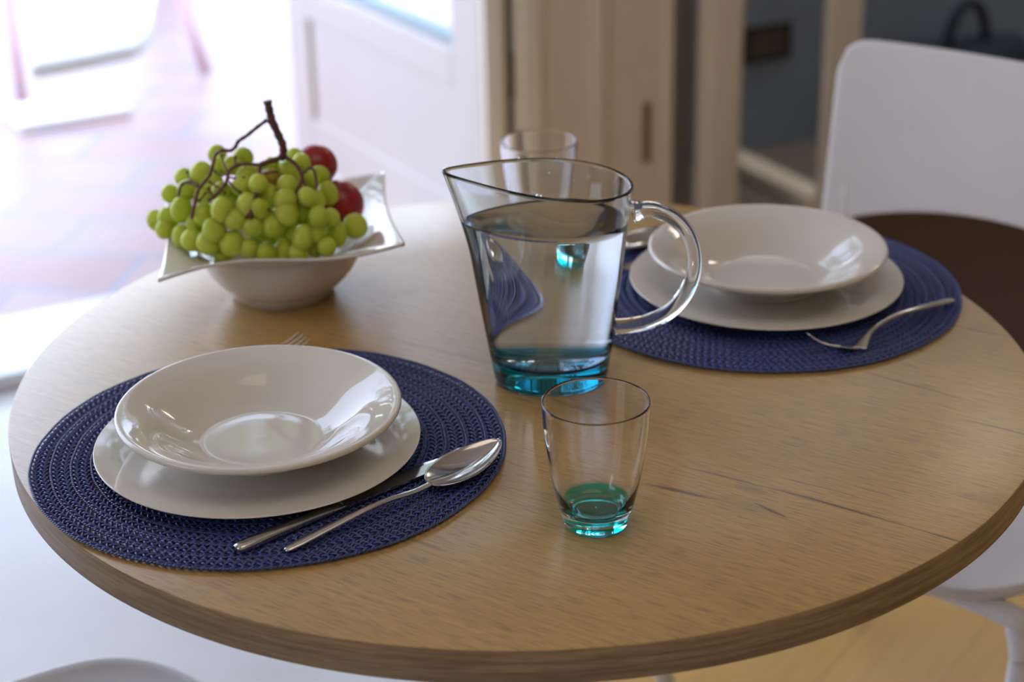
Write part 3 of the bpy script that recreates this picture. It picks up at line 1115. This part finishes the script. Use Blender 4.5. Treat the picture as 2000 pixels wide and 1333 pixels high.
make_spoon((0.16, 1.785, CZ), [(0.2950, 1.870, CZ + .0026), (0.255, 1.845, CZ + .0062), (0.215, 1.822, CZ + .0095), (0.180, 1.800, CZ + .0075), (0.1670, 1.790, CZ + .0082), (0.1010, 1.738, CZ + .0110)],
           'steel spoon seen through the jug handle beside the far plates')
make_knife((0.16, 1.768, CZ), (0.285, 1.842, CZ + .0038), (0.1120, 1.696, CZ + .0030), 'steel table knife between the far dinner plate and the far spoon')

# ================================================================ tumblers
def tumbler_profile():
    outer = smooth_profile([(0.0005, .0012), (.018, .0012), (.0225, .0002), (.0240, .0012), (.0258, .0060), (.0290, .0180), (.0325, .0340), (.0362, .0560), (.0388, .0780), (.0400, .0960), (.0402, .1015)], 6)
    rim = [(.0400, .1026), (.0393, .1030), (.0386, .1026)]
    inner = smooth_profile([(.0384, .1015), (.0382, .0960), (.0370, .0780), (.0344, .0560), (.0303, .0340), (.0264, .0220), (.0230, .0150), (.0170, .0120), (.0090, .0112), (0.0005, .0110)], 6)
    return outer + rim + inner


def tumbler(c, lab):
    V, F = lathe(tumbler_profile(), 120)
    o = mk('tumbler', V, F, M_['tumbler'], None, loc=(c[0], c[1], TOP + .0002))
    fixn(o)
    tag(o, lab, 'glass', 'teal footed tumblers')


tumbler((0.0605, 1.2073), 'empty clear tumbler with a teal foot standing in front of the jug')
tumbler((0.0323, 1.8239), 'empty clear tumbler with a teal foot standing behind the jug')

# ================================================================ jug with water
JC = (0.0339, 1.4640)
JH = 0.187


def jug_ring(t, inset=0.0, n=128, top=False):
    """outline of the jug at height fraction t; drop-shaped towards the spout"""
    xr = .0496 + .0220 * t ** .9 - inset
    xl = .0496 + .0290 * t ** .95 - inset
    b_ = .0392 + .0215 * t ** .95 - inset
    sp_ = max(0.0, (t - .62) / .38) ** 1.6 * .0115
    pts = []
    for i in range(n):
        a = 2 * PI * i / n
        c, s_ = math.cos(a), math.sin(a)
        x = (xr if c >= 0 else xl) * c
        # drop shape grows with height
        k = .42 * t ** 1.2
        f = 1 - k * ((1 - c) / 2) ** 1.6
        y = b_ * s_ * f
        if c < 0: x -= sp_ * (-c) ** 8
        pts.append((x, y))
    return pts


def jug_z(t, x):
    """rim rises towards the spout"""
    rise = .0075 * max(0, (t - .5) / .5) ** 1.5
    return t * JH + (rise * (-(x + .005) / .075) if True else 0)


def jug_body():
    n = 128
    V, F = [], []
    rows = []
    levels = [0.0, .008, .02, .05] + list(np.linspace(.09, .97, 26)) + [.985, .997]

    def add(pts, zf):
        b = len(V)
        for (x, y) in pts: V.append((x, y, zf(x)))
        rows.append(b)

    # underside
    for f in (.02, .5, .93):
        add([(x * f, y * f) for x, y in jug_ring(0)], lambda x: .0010)
    for t in levels:
        ins = .0015 if t == 0 else (.0004 if t < .01 else 0)
        add(jug_ring(t, ins), lambda x, t=t: jug_z(t, x))
    add(jug_ring(1.0, .0008), lambda x: jug_z(1.0, x) + .0004)
    add(jug_ring(1.0, .0018), lambda x: jug_z(1.0, x) + .0004)
    for t in reversed([.115] + list(np.linspace(.14, .97, 26)) + [.985, .997]):
        ins = .0036 + (.0035 * ((.16 - t) / .045) ** 2 if t < .16 else 0)
        add(jug_ring(t, ins), lambda x, t=t: jug_z(t, x))
    for f, z in ((.85, .0195), (.6, .0182), (.3, .0176), (.02, .0175)):
        add([(x * f, y * f) for x, y in jug_ring(.115, .0063)], lambda x, z=z: z)
    for a, b in zip(rows[:-1], rows[1:]):
        for i in range(n):
            i2 = (i + 1) % n
            F.append((a + i, a + i2, b + i2, b + i))
    F.append(tuple(rows[0] + i for i in reversed(range(n))))
    F.append(tuple(rows[-1] + i for i in range(n)))
    return V, F


jg = empty('water_jug', (JC[0], JC[1], TOP + .0002))
tag(jg, 'tall clear glass jug with pointed spout, blue foot and round handle', 'jug')
V, F = jug_body()
fixn(mk('jug_body', V, F, M_['jugglass'], jg))
hc, _ = smooth_curve([(.0700, 0, .1545), (.0790, 0, .1560), (.0905, 0, .1555), (.1060, 0, .1480), (.1180, 0, .1340), (.1240, 0, .1150), (.1235, 0, .0950), (.1160, 0, .0760), (.1030, 0, .0610), (.0860, 0, .0525), (.0700, 0, .0490), (.0560, 0, .0480)], 72)
secs = []
for i in range(72):
    q = i / 71
    w = interp(q, [0, .04, .12, .9, 1], [.0085, .0070, .0068, .0068, .0075])
    h = interp(q, [0, .04, .12, .9, 1], [.0100, .0072, .0062, .0060, .0060])
    secs.append([(w * math.copysign(abs(math.cos(a)) ** .65, math.cos(a)), h * math.copysign(abs(math.sin(a)) ** .65, math.sin(a))) for a in [2 * PI * k / 24 for k in range(24)]])
frs = []
for i in range(72):
    T = (hc[min(i + 1, 71)] - hc[max(i - 1, 0)]).normalized()
    frs.append((Vector((0, 1, 0)), T.cross(Vector((0, 1, 0)))))
V, F = loft(secs, hc, frs)
o = mk('handle', V, F, M_['clearglass'], jg)
fixn(o)
# a few drops clinging to the inside of the far wall
bm = bmesh.new()
for (x, y, z, r) in [(-0.0104, 0.0535, 0.1533, 0.0016), (-0.0068, 0.0535, 0.1523, 0.0013), (-0.0250, 0.0568, 0.1860, 0.0011), (0.0080, 0.0560, 0.1851, 0.0010), (0.0015, 0.0550, 0.1724, 0.0007), (0.0362, 0.0500, 0.1696, 0.0006), (0.0229, 0.0520, 0.1659, 0.0005)]:
    bmesh.ops.create_icosphere(bm, subdivisions=2, radius=r, matrix=Matrix.Translation((x, y, z)))
me = bpy.data.meshes.new('droplets')
bm.to_mesh(me); bm.free()
me.polygons.foreach_set('use_smooth', [True] * len(me.polygons))
me.materials.append(M_['water'])
dro = bpy.data.objects.new('droplets', me)
dro.parent = jg
dro['kind'] = 'stuff'
col.objects.link(dro)
# water
WL = 0.1505
V, F, rows = [], [], []
n = 128
wt = WL / JH
for f, z in ((.02, .0171), (.3, .0172), (.6, .0178), (.85, .0190)):
    rows.append(len(V)); V += [(x * f, y * f, z) for x, y in jug_ring(.115, .0060)]
for t in [.115] + list(np.linspace(.14, wt, 24)):
    ins = .0033 + (.0035 * ((.16 - t) / .045) ** 2 if t < .16 else 0)
    rows.append(len(V)); V += [(x, y, jug_z(t, x) if t < wt - .01 else WL) for x, y in jug_ring(t, ins)]
for f in (.97, .6, .02):
    rows.append(len(V)); V += [(x * f, y * f, WL - (.0006 if f < .98 else 0)) for x, y in jug_ring(wt, .0033)]
for a, b in zip(rows[:-1], rows[1:]):
    for i in range(n):
        i2 = (i + 1) % n
        F.append((a + i, a + i2, b + i2, b + i))
F.append(tuple(rows[0] + i for i in reversed(range(n))))
F.append(tuple(rows[-1] + i for i in range(n)))
o = mk('water', V, F, M_['water'], None, loc=(JC[0], JC[1], TOP + .0002))
fixn(o)
tag(o, 'clear still water filling three quarters of the glass jug', 'water')

# ================================================================ fruit bowl
FB = (-0.225, 1.6775, TOP)
fb = mkb = None
PH = 4.0657
AH = 0.1135
CZS = [.0674 - .0, .0859, .0787, .0765]
cor = [np.array([AH * math.sqrt(2) * math.cos(PH + k * PI / 2), AH * math.sqrt(2) * math.sin(PH + k * PI / 2), CZS[k]]) for k in range(4)]


def edge_pt(u):
    """u in 0..4 around the square rim"""
    k = int(u) % 4
    s_ = u - int(u)
    A, B = cor[k], cor[(k + 1) % 4]
    p = A + (B - A) * s_
    p = p.copy()
    if k in (0, 2): p[2] += -.0060 * -math.sin(2 * PI * s_) if k == 0 else -.004 * math.sin(PI * s_)
    else: p[2] -= .004 * math.sin(PI * s_)
    # edges bow inwards a little
    nrm = -(A + B)[:2]
    nrm = nrm / np.linalg.norm(nrm)
    p[0] += nrm[0] * .006 * math.sin(PI * s_)
    p[1] += nrm[1] * .006 * math.sin(PI * s_)
    return p


n = 160
V, F, rows = [], [], []
R0, Z0 = .0790, .0600
inner_prof = smooth_profile([(.0005, .0085), (.030, .0090), (.050, .0145), (.064, .0270), (.0735, .0430), (R0, Z0)], 6)
for (r, z) in inner_prof:
    rows.append(len(V))
    for i in range(n):
        e = edge_pt(4 * i / n)
        a = math.atan2(e[1], e[0])
        V.append((r * math.cos(a), r * math.sin(a), z))
for q in np.linspace(.06, 1, 14):
    rows.append(len(V))
    for i in range(n):
        e = edge_pt(4 * i / n)
        a = math.atan2(e[1], e[0])
        c0 = np.array([R0 * math.cos(a), R0 * math.sin(a), Z0])
        p = c0 + (e - c0) * q
        zc = Z0 + (e[2] - Z0) * (q ** 1.25) + .004 * math.sin(PI * q) * (1 - abs(1 - q))
        V.append((p[0], p[1], zc))
inner_n = len(V)
# underside as an offset copy
nrows = len(rows)
for j, rb in enumerate(rows):
    for i in range(n):
        x, y, z = V[rb + i]
        rr = math.hypot(x, y)
        t_ = j / (nrows - 1)
        if j < len(inner_prof):
            zz = max(z - .0045, 0.0)
            k = (rr + .0035 * min(1, rr / .05)) / max(rr, 1e-6)
            if rr < .0484: zz = .0018
            V.append((x * k, y * k, zz))
        else:
            V.append((x, y, z - .0042 + .0012 * t_))
for a, b in zip(rows[:-1], rows[1:]):
    for i in range(n):
        i2 = (i + 1) % n
        F.append((a + i, a + i2, b + i2, b + i))
        F.append((inner_n + a + i, inner_n + b + i, inner_n + b + i2, inner_n + a + i2))
a = rows[-1]
for i in range(n):
    i2 = (i + 1) % n
    F.append((a + i, a + i2, inner_n + a + i2, inner_n + a + i))
F.append(tuple(reversed([i for i in range(n)])))
F.append(tuple(inner_n + i for i in range(n)))
# foot ring
bb = len(V)
V2, F2 = lathe([(.0440, .0060), (.0440, 0), (.0484, 0), (.0500, .0060), (.0530, .0110)], n)
V += V2
F += [tuple(bb + i for i in f) for f in F2]
o = mk('fruit_bowl', V, F, M_['porcelain'], None, loc=FB)
fixn(o)
tag(o, 'square white porcelain bowl with flared wavy corners, full of fruit', 'bowl')

# ---------------------------------------------------------------- fruit
gb = empty('grape_bunch', (FB[0], FB[1], TOP + .03))
tag(gb, 'bunch of green grapes with bare brown stems heaped in the white bowl', 'grapes')
grm = bpy.data.meshes.new('grape')
bm = bmesh.new()
bmesh.ops.create_uvsphere(bm, u_segments=24, v_segments=16, radius=1)
for v in bm.verts:
    z = v.co.z
    k = 1 - .06 * z
    v.co.x *= k
    v.co.y *= k
    if z > .97: v.co.z -= .05
bm.to_mesh(grm)
bm.free()
grm.materials.append(M_['grape'])
grm.polygons.foreach_set('use_smooth', [True] * len(grm.polygons))
rng = random.Random(11)
for i, (x, y, z, ra, rb) in enumerate(GRAPES):
    o = bpy.data.objects.new('grape', grm)
    if i == 33:
        m2 = grm.copy(); m2.materials[0] = M_['spotgrape']; o.data = m2
        o['label'] = 'brown-spotted grape'
    o.parent = gb
    o.location = (x, y, z - .03)
    o.scale = (ra, ra, max(ra * 1.04, rb))
    o.rotation_euler = (rng.uniform(-.5, .5), rng.uniform(-.5, .5), rng.uniform(0, 6))
    if ra > rb * 1.08:
        o.scale = (rb, rb, ra)
        o.rotation_euler = (0, PI / 2 + .3, rng.uniform(-.3, .3))
    col.objects.link(o)
for i in range(24):          # grapes deeper in the heap
    a = rng.uniform(0, 2 * PI)
    r = rng.uniform(0, .055)
    o = bpy.data.objects.new('grape', grm)
    o.parent = gb
    o.location = (r * math.cos(a) * .85 - .003, r * math.sin(a) * .7 + .008, rng.uniform(.042, .095) - .03 + .004)
    s_ = rng.uniform(.0095, .011)
    o.scale = (s_, s_, s_ * 1.2)
    o.rotation_euler = (rng.uniform(-1, 1), rng.uniform(-1, 1), 0)
    col.objects.link(o)
V, F = [], []
for (r, pts) in STEMS:
    P = smooth_profile([(p[0], p[1], p[2] - .03) for p in pts], 5)
    m = len(P)
    rr = [r * (1.25 if i == 0 else (1.0 + .12 * math.sin(i * 1.7))) for i in range(m)]
    tube(P, rr, 8, True, V, F)
    if r < .0012:     # little knob where a grape sat
        e = Vector(P[-1]); d = (e - Vector(P[-2])).normalized()
        tube([e - d * .0012, e, e + d * .0014], [.0006, .0019, .0012], 7, True, V, F)
mk('stem', V, F, M_['stem'], gb)


def plum(c, r, lab, rot):
    bm = bmesh.new()
    bmesh.ops.create_uvsphere(bm, u_segments=48, v_segments=32, radius=1)
    for v in bm.verts:
        x, y, z = v.co
        rho = math.hypot(x, y)
        dz = -.22 * math.exp(-(rho / .22) ** 2) if z > 0 else .06 * math.exp(-(rho / .2) ** 2)
        ang = math.atan2(y, x)
        cre = 1 - .05 * math.exp(-(ang / .16) ** 2) * rho
        v.co = Vector((x * cre, y * cre, z * .94 + dz)) * r
    me = bpy.data.meshes.new('plum')
    bm.to_mesh(me)
    bm.free()
    me.polygons.foreach_set('use_smooth', [True] * len(me.polygons))
    me.materials.append(M_['plum'])
    o = bpy.data.objects.new('plum', me)
    o.location = (FB[0] + c[0], FB[1] + c[1], TOP + c[2])
    o.rotation_euler = rot
    col.objects.link(o)
    tag(o, lab, 'plum', 'red plums in the bowl')


plum((0.0350, 0.0360, 0.1175), .0225, 'dark red plum, the upper one at the back of the grapes', (-.9, .3, .4))
plum((0.0600, 0.0130, 0.0860), .0240, 'dark red plum, the lower one between the grapes and the bowl rim', (.4, .9, 1.2))

# ================================================================ white chairs
def superell(w, d, n=96, e=4.2):
    out = []
    for i in range(n):
        a = 2 * PI * i / n
        c, s_ = math.cos(a), math.sin(a)
        out.append((w * math.copysign(abs(c) ** (2 / e), c), d * math.copysign(abs(s_) ** (2 / e), s_)))
    return out


def grid_shell(fn, nu, nv, thick):
    """fn(u,v)->(point, normal); a sheet with thickness and closed border"""
    V, F = [], []
    for lay in (0, 1):
        for i in range(nu + 1):
            for j in range(nv + 1):
                p, nn = fn(i / nu, j / nv)
                V.append(p + nn * (thick * (.5 - lay)))
    k = nv + 1
    off = (nu + 1) * k
    for i in range(nu):
        for j in range(nv):
            F.append((i * k + j, i * k + j + 1, (i + 1) * k + j + 1, (i + 1) * k + j))
            F.append((off + i * k + j, off + (i + 1) * k + j, off + (i + 1) * k + j + 1, off + i * k + j + 1))
    for i in range(nu):
        F.append((i * k, (i + 1) * k, off + (i + 1) * k, off + i * k))
        F.append((i * k + nv, off + i * k + nv, off + (i + 1) * k + nv, (i + 1) * k + nv))
    for j in range(nv):
        F.append((j, off + j, off + j + 1, j + 1))
        F.append((nu * k + j, nu * k + j + 1, off + nu * k + j + 1, off + nu * k + j))
    return V, F


def chair(loc, rz, lab, ztop=0.845):
    """local: x to the sitter's left/right, y from the front edge (0) to the back; z up"""
    r = empty('dining_chair', loc, rz)
    tag(r, lab, 'chair', 'white chairs at the round table')
    W2, D = .25, .43
    SH = .452
    # seat: rounded outline, gently dished, with a soft lip
    V, F = [], []
    out = superell(W2 + .034, D / 2 + .012, 96, 4.2)
    ring = []
    for f in (0.02, .25, .5, .7, .8, .88, .93, .96, .985, 1.0):
        b = len(V)
        for (x, y) in out:
            px, py = x * f, y * f
            z = SH - .018 * (1 - f ** 10) + (-.010 * max(0, (-py - .12) / .09) ** 2)
            if f == 1.0: z -= .004
            V.append((px, py + D / 2 + .000, z))
        ring.append(b)
    for f, dz in ((1.0, .012), (.97, .020), (.85, .022), (.5, .022), (.02, .022)):
        b = len(V)
        for (x, y) in out:
            px, py = x * f, y * f
            z = SH - .014 * (1 - f ** 3) - dz + (-.010 * max(0, (-py - .12) / .09) ** 2)
            V.append((px, py + D / 2 + .000, z))
        ring.append(b)
    N_ = 96
    for a, b in zip(ring[:-1], ring[1:]):
        for i in range(N_):
            F.append((a + i, a + (i + 1) % N_, b + (i + 1) % N_, b + i))
    F.append(tuple(ring[0] + i for i in reversed(range(N_))))
    F.append(tuple(ring[-1] + i for i in range(N_)))
    fixn(mk('seat', V, F, M_['plastic'], r))
    # backrest panel with rounded top corners and a shallow curve, side stiles run down to the seat
    zb = 0.60

    def lean(z): return .455 + .10 * (z - .60)
    nu, nv = 48, 28

    def fn(u, v):
        q = -1 + 2 * u
        zt = ztop + .004 * (1 - q * q)
        # rounded top corners
        rc = .040
        hw = W2 - .004
        x = q * hw
        dx = max(0, abs(x) - (hw - rc))
        ztx = zt - (rc - math.sqrt(max(0, rc * rc - dx * dx)))
        zbx = .655 - .050 * q * q
        z = zbx + (ztx - zbx) * v
        y = lean(z) - .018 * abs(q) ** 2.6
        xs = x
        nn = Vector((-q * .25, -1, .25)).normalized()
        return Vector((xs, y, z)), nn
    V, F = grid_shell(fn, nu, nv, .014)
    o = mk('backrest', V, F, M_['plastic'], r)
    fixn(o); bevel(o, .004, 2)
    for s_ in (-1, 1):
        P = []
        for z in np.linspace(SH - .012, zb + .06, 10):
            P.append((s_ * (W2 - .030), lean(z) - .012 - .35 * max(0, .56 - z) ** 1.0, z))
        V, F = tube(P, .016, 12, squash=.55)
        mk('back_stile', V, F, M_['plastic'], r)
    # legs: front loop and rear loop of white tube
    for (yy, sy) in ((.030, -1), (D - .03, 1)):
        x0, x1 = W2 + .013, W2 - .042
        zt = SH - .034
        P = [(-x1 - .012, yy + .09, 0.0), (-x0 - .012, yy, zt - .045), (-x0 - .004, yy, zt - .015), (-x0 + .018, yy, zt), (0, yy, zt),
             (x0 - .018, yy, zt), (x0 + .004, yy, zt - .015), (x0 + .012, yy, zt - .045), (x1 + .012, yy + .09, 0.0)]
        Q = smooth_profile([P[1], P[2], P[3], P[4], P[5], P[6], P[7]], 6)
        V, F = tube(Q, .0125, 12)
        mk('seat_frame', V, F, M_['frame'], r)
        for a_, b_ in ((P[1], P[0]), (P[7], P[8])):
            V, F = tube([a_, b_], [.0125, .0115], 12)
            mk('leg', V, F, M_['frame'], r)
    return r


chair(CH2, CH2R, 'white chair behind the far placemat, its broad backrest rising over the table')
chair(CH1, CH1R, 'white chair of which only a seat corner shows at the lower left')
